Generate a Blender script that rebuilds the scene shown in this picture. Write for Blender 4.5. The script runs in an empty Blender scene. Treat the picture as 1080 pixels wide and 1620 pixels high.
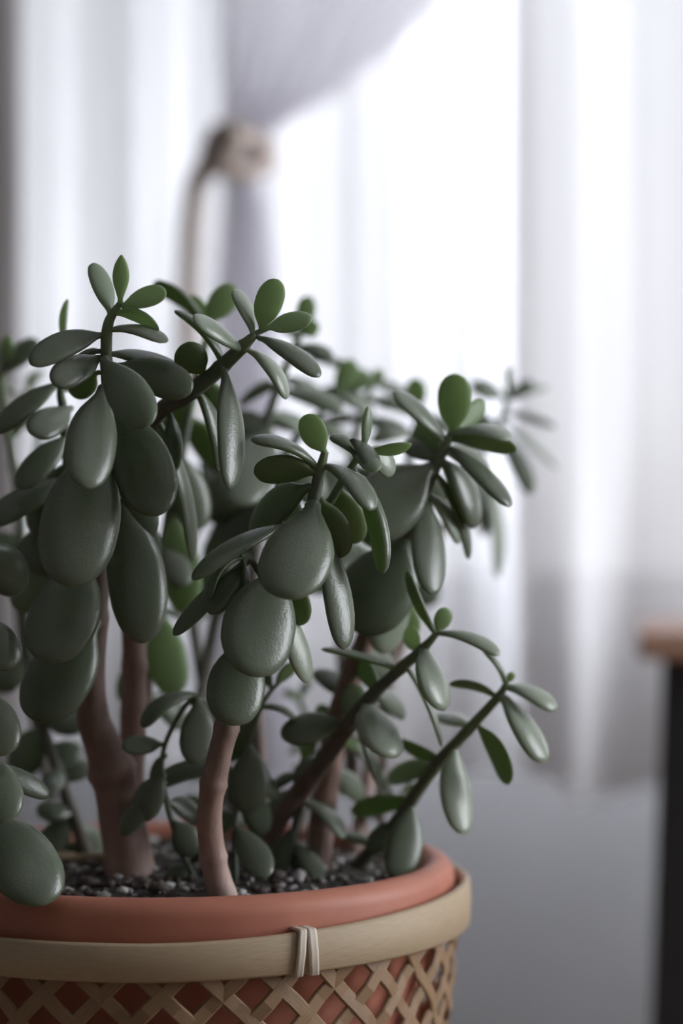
import bpy, bmesh, math, random
from mathutils import Vector, Matrix, noise

C = bpy.context.scene.collection
SC = bpy.context.scene
PI = math.pi
F = 3825.0                       # focal length in pixels of the 1080 x 1620 frame

# ------------------------------------------------------------------ camera
cam = bpy.data.cameras.new('camera')
cam_o = bpy.data.objects.new('camera', cam)
C.objects.link(cam_o)
cam_o.location = (0, 0, 0)
cam_o.rotation_euler = (PI / 2, 0, 0)
cam.sensor_fit = 'VERTICAL'
cam.sensor_height = 36.0
cam.lens = F * 36.0 / 1620.0
cam.clip_start = 0.05
cam.dof.use_dof = True
cam.dof.focus_distance = 1.105
cam.dof.aperture_fstop = 2.9
SC.camera = cam_o

# ------------------------------------------------------------------ world, lights, exposure
w = bpy.data.worlds.new('overcast_sky')
SC.world = w
w.use_nodes = True
bg = w.node_tree.nodes['Background']
bg.inputs[0].default_value = (0.905, 0.935, 1.0, 1)
bg.inputs[1].default_value = 11.0

FLOOR, CEIL = -0.84, 1.78
XL, XR, YB, YF = -1.7, 2.3, 2.30, -1.6       # room: left, right, window wall, wall behind the camera
WX0, WX1, WZ0, WZ1 = -0.375, 1.95, -0.105, 1.66   # the window in view
SY0, SY1, SZ0, SZ1 = 0.55, 1.75, -0.2, 1.6     # unseen side window, added to the right wall for fill light


def area(name, loc, rot, sx, sy, power, col, portal=False):
    l = bpy.data.lights.new(name, 'AREA')
    l.shape = 'RECTANGLE'
    l.size, l.size_y = sx, sy
    l.energy = power
    l.color = col
    o = bpy.data.objects.new(name, l)
    C.objects.link(o)
    o.location = loc
    o.rotation_euler = rot
    if portal:
        l.cycles.is_portal = True
    return o


area('window_portal', ((WX0 + WX1) / 2, YB + 0.16, (WZ0 + WZ1) / 2), (-PI / 2, 0, 0), WX1 - WX0, WZ1 - WZ0, 1, (1, 1, 1), True)
area('side_portal', (XR + 0.17, (SY0 + SY1) / 2, (SZ0 + SZ1) / 2), (0, PI / 2, 0), SZ1 - SZ0, SY1 - SY0, 1, (1, 1, 1), True)

SC.view_settings.view_transform = 'Standard'
SC.view_settings.look = 'None'
SC.view_settings.gamma = 1.0
SC.view_settings.use_curve_mapping = False
SC.view_settings.exposure = 0.18
SC.cycles.max_bounces = 9
SC.cycles.diffuse_bounces = 5
SC.cycles.transparent_max_bounces = 24
SC.cycles.caustics_reflective = False
SC.cycles.caustics_refractive = False


# ------------------------------------------------------------------ helpers
def P(px, py, Y):
    """point seen at pixel (px, py) that stands Y metres in front of the camera"""
    return Vector(((px - 540) / F * Y, Y, (810 - py) / F * Y))


WORLD = {}


def empty(name, loc):
    o = bpy.data.objects.new(name, None)
    C.objects.link(o)
    o.location = loc
    o.empty_display_size = 0.03
    WORLD[o.name] = Vector(loc)
    return o


def tag(o, label=None, cat=None, group=None, kind=None):
    for k, v in (('label', label), ('category', cat), ('group', group), ('kind', kind)):
        if v:
            o[k] = v
    return o


def link_mesh(name, me, parent=None, origin=None, mats=()):
    origin = Vector(origin) if origin is not None else Vector((0, 0, 0))
    me.transform(Matrix.Translation(-origin))
    for m in mats:
        me.materials.append(m)
    o = bpy.data.objects.new(name, me)
    C.objects.link(o)
    WORLD[o.name] = origin
    if parent is not None:
        o.parent = parent
        o.location = origin - WORLD[parent.name]
    else:
        o.location = origin
    return o


def from_bm(name, bm, mats, parent=None, origin=None, smooth=True):
    bmesh.ops.recalc_face_normals(bm, faces=bm.faces)
    me = bpy.data.meshes.new(name)
    bm.to_mesh(me)
    bm.free()
    for p in me.polygons:
        p.use_smooth = smooth
    return link_mesh(name, me, parent, origin, mats)


def add_box(bm, lo, hi, bevel=0.0):
    r = bmesh.ops.create_cube(bm, size=1.0)
    vs = r['verts']
    for v in vs:
        v.co = Vector([lo[i] + (v.co[i] + 0.5) * (hi[i] - lo[i]) for i in range(3)])
    if bevel:
        es = {e for v in vs for e in v.link_edges}
        bmesh.ops.bevel(bm, geom=list(es), offset=bevel, segments=2, affect='EDGES', profile=0.5)


def box_obj(name, lo, hi, m, parent=None, bevel=0.002, origin=None):
    bm = bmesh.new()
    add_box(bm, lo, hi, bevel)
    if origin is None:
        origin = ((lo[0] + hi[0]) / 2, (lo[1] + hi[1]) / 2, lo[2])
    return from_bm(name, bm, [m], parent, origin, smooth=False)


def catmull(pts, n):
    """pts: list of tuples of floats; n samples per span"""
    out = []
    L = len(pts)
    for i in range(L - 1):
        p0, p1, p2, p3 = pts[max(i - 1, 0)], pts[i], pts[i + 1], pts[min(i + 2, L - 1)]
        for k in range(n):
            t = k / n
            out.append(tuple(0.5 * ((2 * b) + (-a + c) * t + (2 * a - 5 * b + 4 * c - d) * t * t + (-a + 3 * b - 3 * c + d) * t ** 3)
                             for a, b, c, d in zip(p0, p1, p2, p3)))
    out.append(tuple(pts[-1]))
    return out


def tube_bm(bm, pts, radii, seg=12, cap=True, vals=None, layer=None, wob=0.0, seed=0):
    rings = []
    n = len(pts)
    nrm = None
    for i, p in enumerate(pts):
        t = (pts[min(i + 1, n - 1)] - pts[max(i - 1, 0)]).normalized()
        if nrm is None:
            nrm = t.orthogonal().normalized()
        nrm = (nrm - t * nrm.dot(t)).normalized()
        b = t.cross(nrm)
        ring = []
        for k in range(seg):
            a = 2 * PI * k / seg
            d = nrm * math.cos(a) + b * math.sin(a)
            r = radii[i]
            if wob:
                r *= 1 + wob * noise.noise(p * 90 + d * 1.2 + Vector((seed, 0, 0)))
            v = bm.verts.new(p + d * r)
            if layer is not None:
                v[layer] = vals[i]
            ring.append(v)
        rings.append(ring)
    for a, b in zip(rings, rings[1:]):
        for k in range(seg):
            bm.faces.new((a[k], a[(k + 1) % seg], b[(k + 1) % seg], b[k]))
    if cap:
        bm.faces.new(rings[0][::-1])
        bm.faces.new(rings[-1])


def lathe_bm(bm, profile, seg=96, zfun=None):
    """profile: closed list of (r, z) about the z axis at the origin"""
    rings = []
    for k in range(seg):
        a = 2 * PI * k / seg
        rings.append([bm.verts.new((r * math.cos(a), r * math.sin(a), z if zfun is None else zfun(a, r, z))) for r, z in profile])
    n = len(profile)
    for k in range(seg):
        A, B = rings[k], rings[(k + 1) % seg]
        for j in range(n - 1):
            bm.faces.new((A[j], B[j], B[j + 1], A[j + 1]))
    return rings


# ------------------------------------------------------------------ materials
def newmat(name):
    m = bpy.data.materials.new(name)
    m.use_nodes = True
    nt = m.node_tree
    nt.nodes.clear()
    out = nt.nodes.new('ShaderNodeOutputMaterial')
    return m, nt, out


def N(nt, t, **kw):
    n = nt.nodes.new('ShaderNode' + t)
    for k, v in kw.items():
        setattr(n, k, v)
    return n


def ramp(nt, fac, stops):
    r = N(nt, 'ValToRGB')
    els = r.color_ramp.elements
    while len(els) < len(stops):
        els.new(0.5)
    for e, (p, c) in zip(els, stops):
        e.position = p
        e.color = (*c, 1)
    nt.links.new(fac, r.inputs[0])
    return r.outputs[0]


def simple(name, col, col2=None, rough=0.6, scale=30.0, bump=0.0, coord='Object', stretch=(1, 1, 1), spec=0.5, metallic=0.0):
    m, nt, out = newmat(name)
    b = N(nt, 'BsdfPrincipled')
    b.inputs['Roughness'].default_value = rough
    b.inputs['Specular IOR Level'].default_value = spec
    b.inputs['Metallic'].default_value = metallic
    tc = N(nt, 'TexCoord')
    mp = N(nt, 'Mapping')
    mp.inputs['Scale'].default_value = stretch
    nt.links.new(tc.outputs[coord], mp.inputs[0])
    nz = N(nt, 'TexNoise')
    nz.inputs['Scale'].default_value = scale
    nz.inputs['Detail'].default_value = 5
    nt.links.new(mp.outputs[0], nz.inputs['Vector'])
    c = ramp(nt, nz.outputs[0], [(0.3, col), (0.7, col2 or col)])
    nt.links.new(c, b.inputs['Base Color'])
    if bump:
        bp = N(nt, 'Bump')
        bp.inputs['Strength'].default_value = bump
        bp.inputs['Distance'].default_value = 0.001
        nt.links.new(nz.outputs[0], bp.inputs['Height'])
        nt.links.new(bp.outputs[0], b.inputs['Normal'])
    nt.links.new(b.outputs[0], out.inputs[0])
    return m


def leaf_mat(name, colA, colB, trans, tw, rough):
    m, nt, out = newmat(name)
    tc = N(nt, 'TexCoord')
    oi = N(nt, 'ObjectInfo')
    nz = N(nt, 'TexNoise')
    nz.inputs['Scale'].default_value = 70
    nz.inputs['Detail'].default_value = 4
    nt.links.new(tc.outputs['Object'], nz.inputs['Vector'])
    add = N(nt, 'Math', operation='MULTIPLY_ADD')
    nt.links.new(oi.outputs['Random'], add.inputs[0])
    add.inputs[1].default_value = 0.55
    sub = N(nt, 'Math', operation='MULTIPLY_ADD')
    nt.links.new(nz.outputs[0], sub.inputs[0])
    sub.inputs[1].default_value = 0.8
    sub.inputs[2].default_value = -0.2
    nt.links.new(sub.outputs[0], add.inputs[2])
    col = ramp(nt, add.outputs[0], [(0.1, colA), (0.9, colB)])
    b = N(nt, 'BsdfPrincipled')
    b.inputs['Roughness'].default_value = rough
    b.inputs['Specular IOR Level'].default_value = 0.62
    b.inputs['Sheen Weight'].default_value = 0.05
    b.inputs['Sheen Roughness'].default_value = 0.5
    nt.links.new(col, b.inputs['Base Color'])
    fine = N(nt, 'TexNoise')
    fine.inputs['Scale'].default_value = 900
    fine.inputs['Detail'].default_value = 2
    nt.links.new(tc.outputs['Object'], fine.inputs['Vector'])
    mid = N(nt, 'TexNoise')
    mid.inputs['Scale'].default_value = 140
    nt.links.new(tc.outputs['Object'], mid.inputs['Vector'])
    ad = N(nt, 'Math', operation='ADD')
    nt.links.new(fine.outputs[0], ad.inputs[0])
    nt.links.new(mid.outputs[0], ad.inputs[1])
    bp = N(nt, 'Bump')
    bp.inputs['Strength'].default_value = 0.24
    bp.inputs['Distance'].default_value = 0.0006
    nt.links.new(ad.outputs[0], bp.inputs['Height'])
    nt.links.new(bp.outputs[0], b.inputs['Normal'])
    tr = N(nt, 'BsdfTranslucent')
    tr.inputs[0].default_value = (*trans, 1)
    mx = N(nt, 'MixShader')
    mx.inputs[0].default_value = tw
    nt.links.new(b.outputs[0], mx.inputs[1])
    nt.links.new(tr.outputs[0], mx.inputs[2])
    nt.links.new(mx.outputs[0], out.inputs[0])
    return m


def cloth_mat(name, col, transp, transl, scale=900, bump=0.1):
    """woven curtain cloth: part open weave, part translucent thread"""
    m, nt, out = newmat(name)
    tc = N(nt, 'TexCoord')
    nz = N(nt, 'TexNoise')
    nz.inputs['Scale'].default_value = 3
    nt.links.new(tc.outputs['Object'], nz.inputs['Vector'])
    c = ramp(nt, nz.outputs[0], [(0.2, tuple(x * 0.96 for x in col)), (0.8, col)])
    d = N(nt, 'BsdfDiffuse')
    t = N(nt, 'BsdfTranslucent')
    nt.links.new(c, d.inputs[0])
    nt.links.new(c, t.inputs[0])
    m1 = N(nt, 'MixShader')
    m1.inputs[0].default_value = transl
    nt.links.new(d.outputs[0], m1.inputs[1])
    nt.links.new(t.outputs[0], m1.inputs[2])
    tp = N(nt, 'BsdfTransparent')
    m2 = N(nt, 'MixShader')
    m2.inputs[0].default_value = transp
    nt.links.new(m1.outputs[0], m2.inputs[1])
    nt.links.new(tp.outputs[0], m2.inputs[2])
    nt.links.new(m2.outputs[0], out.inputs[0])
    return m


M = {}
M['leaf_top'] = leaf_mat('jade_leaf_top', (0.103, 0.122, 0.084), (0.152, 0.176, 0.124), (0.30, 0.55, 0.12), 0.12, 0.30)
M['leaf_under'] = leaf_mat('jade_leaf_under', (0.165, 0.21, 0.115), (0.205, 0.255, 0.145), (0.52, 0.74, 0.22), 0.36, 0.42)
M['young_top'] = leaf_mat('young_leaf_top', (0.19, 0.24, 0.17), (0.24, 0.29, 0.21), (0.60, 0.78, 0.42), 0.25, 0.38)
M['lit_top'] = leaf_mat('lit_leaf_top', (0.25, 0.29, 0.22), (0.33, 0.37, 0.29), (0.45, 0.65, 0.25), 0.15, 0.30)  # leaf top lightened: window light and glare put into its colour
M['young_under'] = leaf_mat('young_leaf_under', (0.20, 0.28, 0.14), (0.25, 0.34, 0.18), (0.68, 0.84, 0.44), 0.50, 0.42)


def stem_mat():
    m, nt, out = newmat('jade_stem_bark')
    at = N(nt, 'Attribute', attribute_name='age')
    tc = N(nt, 'TexCoord')
    nz = N(nt, 'TexNoise')
    nz.inputs['Scale'].default_value = 160
    nz.inputs['Detail'].default_value = 6
    mp = N(nt, 'Mapping')
    mp.inputs['Scale'].default_value = (1, 1, 0.45)
    nt.links.new(tc.outputs['Object'], mp.inputs[0])
    nt.links.new(mp.outputs[0], nz.inputs['Vector'])
    ad = N(nt, 'Math', operation='MULTIPLY_ADD')
    nt.links.new(nz.outputs[0], ad.inputs[0])
    ad.inputs[1].default_value = 0.35
    sb = N(nt, 'Math', operation='SUBTRACT')
    nt.links.new(at.outputs['Fac'], sb.inputs[0])
    sb.inputs[1].default_value = 0.17
    nt.links.new(sb.outputs[0], ad.inputs[2])
    c = ramp(nt, ad.outputs[0], [(0.0, (0.19, 0.26, 0.12)), (0.28, (0.10, 0.118, 0.088)), (0.55, (0.155, 0.11, 0.09)), (0.85, (0.36, 0.23, 0.19)), (1.0, (0.50, 0.37, 0.32))])
    b = N(nt, 'BsdfPrincipled')
    b.inputs['Roughness'].default_value = 0.6
    nt.links.new(c, b.inputs['Base Color'])
    bp = N(nt, 'Bump')
    bp.inputs['Strength'].default_value = 0.5
    bp.inputs['Distance'].default_value = 0.0012
    nt.links.new(nz.outputs[0], bp.inputs['Height'])
    nt.links.new(bp.outputs[0], b.inputs['Normal'])
    nt.links.new(b.outputs[0], out.inputs[0])
    return m


M['stem'] = stem_mat()
M['terracotta'] = simple('terracotta', (0.42, 0.145, 0.09), (0.51, 0.195, 0.125), 0.55, 25, 0.15)
M['soil'] = simple('potting_soil', (0.025, 0.022, 0.020), (0.09, 0.075, 0.065), 0.9, 220, 0.8)
M['grit_pale'] = simple('pale_grit', (0.32, 0.31, 0.30), (0.58, 0.56, 0.55), 0.7, 200, 0.3)
M['grit_dark'] = simple('dark_grit', (0.045, 0.036, 0.03), (0.13, 0.10, 0.085), 0.7, 200, 0.3)
M['bamboo'] = simple('bamboo_band', (0.36, 0.26, 0.155), (0.53, 0.405, 0.265), 0.5, 9, 0.25, 'UV', (1, 14, 1))
M['slat'] = simple('bamboo_slat', (0.22, 0.13, 0.07), (0.38, 0.24, 0.13), 0.5, 9, 0.3, 'UV', (1, 16, 1))
M['binding'] = simple('cane_binding', (0.55, 0.46, 0.36), (0.75, 0.66, 0.54), 0.5, 12, 0.2, 'UV', (1, 10, 1))
M['twig'] = simple('dry_twig', (0.25, 0.18, 0.11), (0.40, 0.31, 0.2), 0.8, 200, 0.4)
M['wall'] = simple('white_plaster', (0.335, 0.335, 0.342), (0.36, 0.36, 0.367), 0.85, 6, 0.1)
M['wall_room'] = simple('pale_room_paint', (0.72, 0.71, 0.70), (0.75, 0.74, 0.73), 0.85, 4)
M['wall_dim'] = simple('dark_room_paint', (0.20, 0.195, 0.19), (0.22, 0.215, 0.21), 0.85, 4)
M['ceiling'] = simple('white_ceiling_paint', (0.58, 0.58, 0.58), (0.6, 0.6, 0.6), 0.9, 4)
M['floor'] = simple('oak_floor', (0.26, 0.18, 0.12), (0.34, 0.25, 0.17), 0.5, 6, 0.1, 'Object', (1, 12, 1))
M['frame'] = simple('white_window_paint', (0.85, 0.85, 0.85), (0.88, 0.88, 0.88), 0.4, 10)
M['wood_table'] = simple('table_wood', (0.42, 0.24, 0.17), (0.55, 0.34, 0.25), 0.4, 7, 0.1, 'Object', (1, 14, 14))
M['black_metal'] = simple('black_metal', (0.018, 0.018, 0.019), (0.025, 0.025, 0.026), 0.5, 40)
M['rope'] = simple('jute_rope', (0.50, 0.42, 0.37), (0.66, 0.57, 0.51), 0.9, 300, 0.6)
M['tulle'] = cloth_mat('white_tulle', (0.93, 0.935, 0.95), 0.018, 0.10)
M['voile'] = cloth_mat('white_voile', (0.92, 0.92, 0.94), 0.015, 0.084)
M['drape'] = cloth_mat('white_cotton_drape', (0.94, 0.93, 0.96), 0.06, 0.74)
M['net'] = cloth_mat('thin_net', (0.9, 0.9, 0.92), 0.66, 0.4)
M['taupe'] = cloth_mat('taupe_drape', (0.26, 0.24, 0.235), 0.0, 0.25)


def glass_mat():
    m, nt, out = newmat('window_glass')
    tp = N(nt, 'BsdfTransparent')
    gl = N(nt, 'BsdfGlossy')
    gl.inputs['Roughness'].default_value = 0.02
    fr = N(nt, 'Fresnel')
    fr.inputs[0].default_value = 1.45
    mx = N(nt, 'MixShader')
    nt.links.new(fr.outputs[0], mx.inputs[0])
    nt.links.new(tp.outputs[0], mx.inputs[1])
    nt.links.new(gl.outputs[0], mx.inputs[2])
    nt.links.new(mx.outputs[0], out.inputs[0])
    return m


M['glass'] = glass_mat()

# ------------------------------------------------------------------ room shell
T = 0.16


def wall_with_hole(name, axis, at, thick, a0, a1, h0, h1, m):
    """wall with one rectangular opening; axis 'y': runs along x at y = at .. at + thick"""
    bm = bmesh.new()
    lo_a, hi_a = (XL, XR) if axis == 'y' else (YF, YB)
    parts = [(lo_a, a0, FLOOR, CEIL), (a1, hi_a, FLOOR, CEIL), (a0, a1, FLOOR, h0), (a0, a1, h1, CEIL)]
    for p0, p1, z0, z1 in parts:
        if axis == 'y':
            add_box(bm, (p0, at, z0), (p1, at + thick, z1))
        else:
            add_box(bm, (at, p0, z0), (at + thick, p1, z1))
    return tag(from_bm(name, bm, [m], smooth=False), kind='structure')


wall_with_hole('wall_back', 'y', YB, T, WX0, WX1, WZ0, WZ1, M['wall'])
wall_with_hole('wall_right', 'x', XR, T, SY0, SY1, SZ0, SZ1, M['wall_room'])
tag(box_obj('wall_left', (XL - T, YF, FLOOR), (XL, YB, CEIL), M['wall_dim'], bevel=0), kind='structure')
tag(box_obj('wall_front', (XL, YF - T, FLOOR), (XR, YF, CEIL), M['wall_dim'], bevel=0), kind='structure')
tag(box_obj('floor', (XL - T, YF - T, FLOOR - 0.1), (XR + T, YB + T, FLOOR), M['floor'], bevel=0), kind='structure')
tag(box_obj('ceiling', (XL - T, YF - T, CEIL), (XR + T, YB + T, CEIL + 0.1), M['ceiling'], bevel=0), kind='structure')

# window in view: frame, mullion, panes, sill
win = tag(empty('window_1', ((WX0 + WX1) / 2, YB, WZ0)), kind='structure')
fy0, fy1 = YB + 0.05, YB + 0.11
MX = P(815, 0, YB + 0.08).x
bm = bmesh.new()
fw = 0.045
add_box(bm, (WX0, fy0, WZ0), (WX0 + fw, fy1, WZ1), 0.004)
add_box(bm, (WX1 - fw, fy0, WZ0), (WX1, fy1, WZ1), 0.004)
add_box(bm, (WX0 + fw, fy0, WZ0), (WX1 - fw, fy1, WZ0 + fw), 0.004)
add_box(bm, (WX0 + fw, fy0, WZ1 - fw), (WX1 - fw, fy1, WZ1), 0.004)
from_bm('window_frame', bm, [M['frame']], win, (WX0, fy0, WZ0), smooth=False)
box_obj('mullion', (MX - 0.008, fy0 - 0.01, WZ0 + fw), (MX + 0.008, fy1, WZ1 - fw), M['frame'], win, 0.004)
box_obj('pane', (WX0 + fw, fy0 + 0.028, WZ0 + fw), (MX - 0.008, fy0 + 0.032, WZ1 - fw), M['glass'], win, 0)
box_obj('pane', (MX + 0.008, fy0 + 0.028, WZ0 + fw), (WX1 - fw, fy0 + 0.032, WZ1 - fw), M['glass'], win, 0)
box_obj('window_sill', (WX0 - 0.03, YB - 0.012, WZ0 - 0.028), (WX1 + 0.03, YB + 0.05, WZ0), M['frame'], win, 0.004)
win2 = tag(empty('fill_window', (XR, (SY0 + SY1) / 2, SZ0)), kind='structure')  # added out of view to bring in light from the right
bm = bmesh.new()
add_box(bm, (XR + .05, SY0, SZ0), (XR + .11, SY0 + fw, SZ1), 0.004)
add_box(bm, (XR + .05, SY1 - fw, SZ0), (XR + .11, SY1, SZ1), 0.004)
add_box(bm, (XR + .05, SY0 + fw, SZ0), (XR + .11, SY1 - fw, SZ0 + fw), 0.004)
add_box(bm, (XR + .05, SY0 + fw, SZ1 - fw), (XR + .11, SY1 - fw, SZ1), 0.004)
from_bm('window_frame', bm, [M['frame']], win2, (XR + .05, SY0, SZ0), smooth=False)
box_obj('pane', (XR + .078, SY0 + fw, SZ0 + fw), (XR + .082, SY1 - fw, SZ1 - fw), M['glass'], win2, 0)


# ------------------------------------------------------------------ curtains
def sheet(name, fn, nu, nv, m):
    bm = bmesh.new()
    g = [[bm.verts.new(fn(i / nu, j / nv)) for i in range(nu + 1)] for j in range(nv + 1)]
    for j in range(nv):
        for i in range(nu):
            bm.faces.new((g[j][i], g[j][i + 1], g[j + 1][i + 1], g[j + 1][i]))
    o = from_bm(name, bm, [m])
    return o


def interp(x, pts):
    if x <= pts[0][0]:
        return pts[0][1]
    for (a, va), (b, vb) in zip(pts, pts[1:]):
        if x <= b:
            t = (x - a) / (b - a)
            t = t * t * (3 - 2 * t)
            return va + (vb - va) * t
    return pts[-1][1]


ZT = CEIL - 0.02


def left_tulle(u, v):
    Y = 2.11
    x = -0.40 + u * (0.40 + P(829, 0, Y).x)
    z = ZT + v * (-0.225 - ZT)
    a = 0.005 + 0.001 * math.sin(5 * v)
    return Vector((x, Y + a * math.sin(2 * PI * (u * 6.3 + 0.25 * math.sin(u * 5))) + 0.0015 * math.sin(2 * PI * u * 17 + v), z))


tag(sheet('sheer_curtain', left_tulle, 160, 24, M['tulle']), 'white sheer curtain hanging straight behind the rope-tied curtain', 'curtain')


def left_panel(u, v):  # added sheet that dulls this band of the bright window
    x = P(143, 0, 2.20).x + u * 0.20
    z = ZT + v * (-0.20 - ZT)
    return Vector((x, 2.205 + 0.007 * math.sin(2 * PI * (u * 1.3 + 0.1 * math.sin(6 * u))) + 0.003 * math.sin(2 * PI * u * 9), z))


tag(sheet('dimming_net', left_panel, 80, 16, M['net']), 'narrow thin net added to dull the window pane behind the rope tail', 'curtain')


def right_tulle(u, v):
    Y = 2.05
    hem = interp(u, [(0, -0.222), (0.04, -0.226), (0.075, -0.246), (0.14, -0.241), (0.20, -0.228), (1.0, -0.24)])
    x0 = P(806, 0, Y).x
    x = x0 + u * (0.82 - x0)
    z = ZT + v * (hem - ZT)
    low = max(0.0, 0.1 - z) / 0.35
    a = 0.0022 + 0.010 * low
    ph = 2 * PI * (u * 5.2 + 0.3 * math.sin(u * 7)) + 1.6 * low * math.sin(4 * u)
    x += 0.012 * low * math.sin(2 * PI * u * 4 + 1)
    ph += 1.2
    return Vector((x, Y + a * math.sin(ph) + 0.0005 * math.sin(2 * PI * u * 21), z))


tag(sheet('sheer_curtain', right_tulle, 220, 60, M['voile']), 'long white sheer curtain hanging over the sill beside the wooden table', 'curtain')

# the tied curtain: gathered at the knot, swept from above and falling below

def tied(u, v):
    Y = 1.99
    z = ZT + v * (-0.70 - ZT)
    py = 810 - z * F / Y
    xl = interp(py, [(-2600, 250), (-300, 332), (60, 345), (225, 352), (300, 352), (480, 340), (1500, 320)])
    xr = interp(py, [(-2600, 2000), (-600, 1180), (-200, 850), (0, 700), (60, 640), (130, 560), (180, 480), (215, 425), (235, 412), (270, 412), (340, 428), (480, 445), (1500, 480)])
    wdt = (xr - xl) / F * Y
    g = u + 0.10 * math.sin(2 * PI * u) / (2 * PI)
    gg = g ** 1.5 if py < 235 else g
    x = (xl + gg * (xr - xl) - 540) / F * Y
    a = min(0.03, max(0.007, 0.020 - 0.03 * (wdt - 0.03)))
    s = 0.35 if abs(py - 245) < 25 else 1.0
    return Vector((x, Y + s * a * math.sin(2 * PI * g * 7.5) + 0.003 * math.sin(2 * PI * g * 19 + 3 * v), z))


tag(sheet('tied_curtain', tied, 200, 150, M['drape']), 'white cotton curtain gathered to one side by a knotted rope', 'curtain')


def taupe(u, v):
    Y = 1.93
    z = ZT + v * (FLOOR + 0.02 - ZT)
    x = -0.62 + u * (0.62 - 0.257)
    return Vector((x, Y + 0.022 * math.sin(2 * PI * u * 6.0) + 0.006 * math.sin(13 * u + 2 * v), z))


tag(sheet('heavy_curtain', taupe, 90, 20, M['taupe']), 'dark taupe curtain at the edge of the window beside the white sheer', 'curtain')

# rope tieback: twisted strands
rope = tag(empty('rope_tieback', P(375, 250, 1.95)), 'thick jute rope knotted around the gathered white curtain with a hanging tail', 'tieback')


def rope_part(name, ctrl, r, turns_per_m=55):
    pts = [Vector(p) for p in catmull([tuple(c) for c in ctrl], 14)]
    acc, d = [0.0], 0.0
    for a, b in zip(pts, pts[1:]):
        d += (b - a).length
        acc.append(d)
    bm = bmesh.new()
    for s in range(3):
        line = []
        nrm = None
        for i, p in enumerate(pts):
            t = (pts[min(i + 1, len(pts) - 1)] - pts[max(i - 1, 0)]).normalized()
            nrm = t.orthogonal().normalized() if nrm is None else (nrm - t * nrm.dot(t)).normalized()
            b = t.cross(nrm)
            a = 2 * PI * (s / 3 + acc[i] * turns_per_m)
            line.append(p + (nrm * math.cos(a) + b * math.sin(a)) * r * 0.5)
        tube_bm(bm, line, [r * 0.56] * len(line), 7)
    return from_bm(name, bm, [M['rope']], rope, pts[0])


def R(px, py, dy=0.0):
    return P(px, py, 1.95 + dy)


rope_part('rope_tail', [R(352, 262, -.03), R(335, 262, -.035), R(312, 285, -.03), R(303, 340, -.025), R(299, 400, -.02), R(296, 470, -.02), R(294, 560, -.02), R(296, 700, -.02)], 0.0088)
rope_part('rope_loop', [R(340, 250, -.01), R(355, 222, -.03), R(380, 212, -.035), R(408, 226, -.02), R(424, 240, .02), R(415, 240, .07), R(370, 232, .09), R(340, 235, .05), R(336, 248, 0)], 0.0072)
rope_part('rope_loop', [R(338, 262, 0), R(358, 270, -.04), R(385, 276, -.04), R(410, 266, -.02), R(424, 262, .02), R(414, 258, .07), R(370, 254, .09), R(342, 256, .05), R(334, 258, 0)], 0.0068)
rope_part('knot', [R(332, 236, -.03), R(346, 212, -.045), R(366, 204, -.055), R(376, 222, -.06), R(360, 246, -.06), R(340, 262, -.05), R(330, 248, -.03), R(350, 232, -.03), R(368, 252, -.045)], 0.0085)

# ------------------------------------------------------------------ table at the right
TY0, TY1 = 1.74, 1.98
TZ = P(0, 1000, TY0).z
tx = P(1010, 0, TY0).x
tbl = tag(empty('side_table', (tx, TY0, FLOOR)), 'wooden table with black metal legs standing by the sheer curtain', 'table')
box_obj('tabletop', (tx, TY0, TZ - 0.020), (tx + 1.0, TY1, TZ), M['wood_table'], tbl, 0.003)


def table_leg(x, y, sx):
    bm = bmesh.new()
    zt, zb = TZ - 0.020, FLOOR
    q = []
    for z, dx in ((zt, 0.0), (zb, -0.024 * sx)):
        q.append([bm.verts.new((x + dx + a * 0.022, y + b * 0.02, z)) for a, b in ((-1, -1), (1, -1), (1, 1), (-1, 1))])
    for k in range(4):
        bm.faces.new((q[0][k], q[0][(k + 1) % 4], q[1][(k + 1) % 4], q[1][k]))
    bm.faces.new(q[0])
    bm.faces.new(q[1][::-1])
    from_bm('leg', bm, [M['black_metal']], tbl, (x, y, zb), smooth=False)


lx = P(1038, 0, TY0 + 0.04).x + 0.022
for x, y, s in ((lx, TY0 + 0.04, 1), (lx + 0.055, TY1 - 0.04, 1), (tx + 0.96, TY0 + 0.04, -1), (tx + 0.96, TY1 - 0.04, -1)):
    table_leg(x, y, s)

tbl.rotation_euler.z = math.radians(-6.5)

# ------------------------------------------------------------------ pot, soil
PC = P(270, 0, 1.238)            # pot axis
PX, PY = PC.x, PC.y
RIM_Z = -0.1757
RR = 0.145
POT_H = 0.255
SOIL_Z = RIM_Z - 0.010
BASE_Z = RIM_Z - POT_H           # where the pot stands inside the basket
plant = tag(empty('potted_jade_plant', (PX, PY, BASE_Z)), 'green jade plant with fleshy leaves in a terracotta pot inside the bamboo basket', 'plant')

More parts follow.
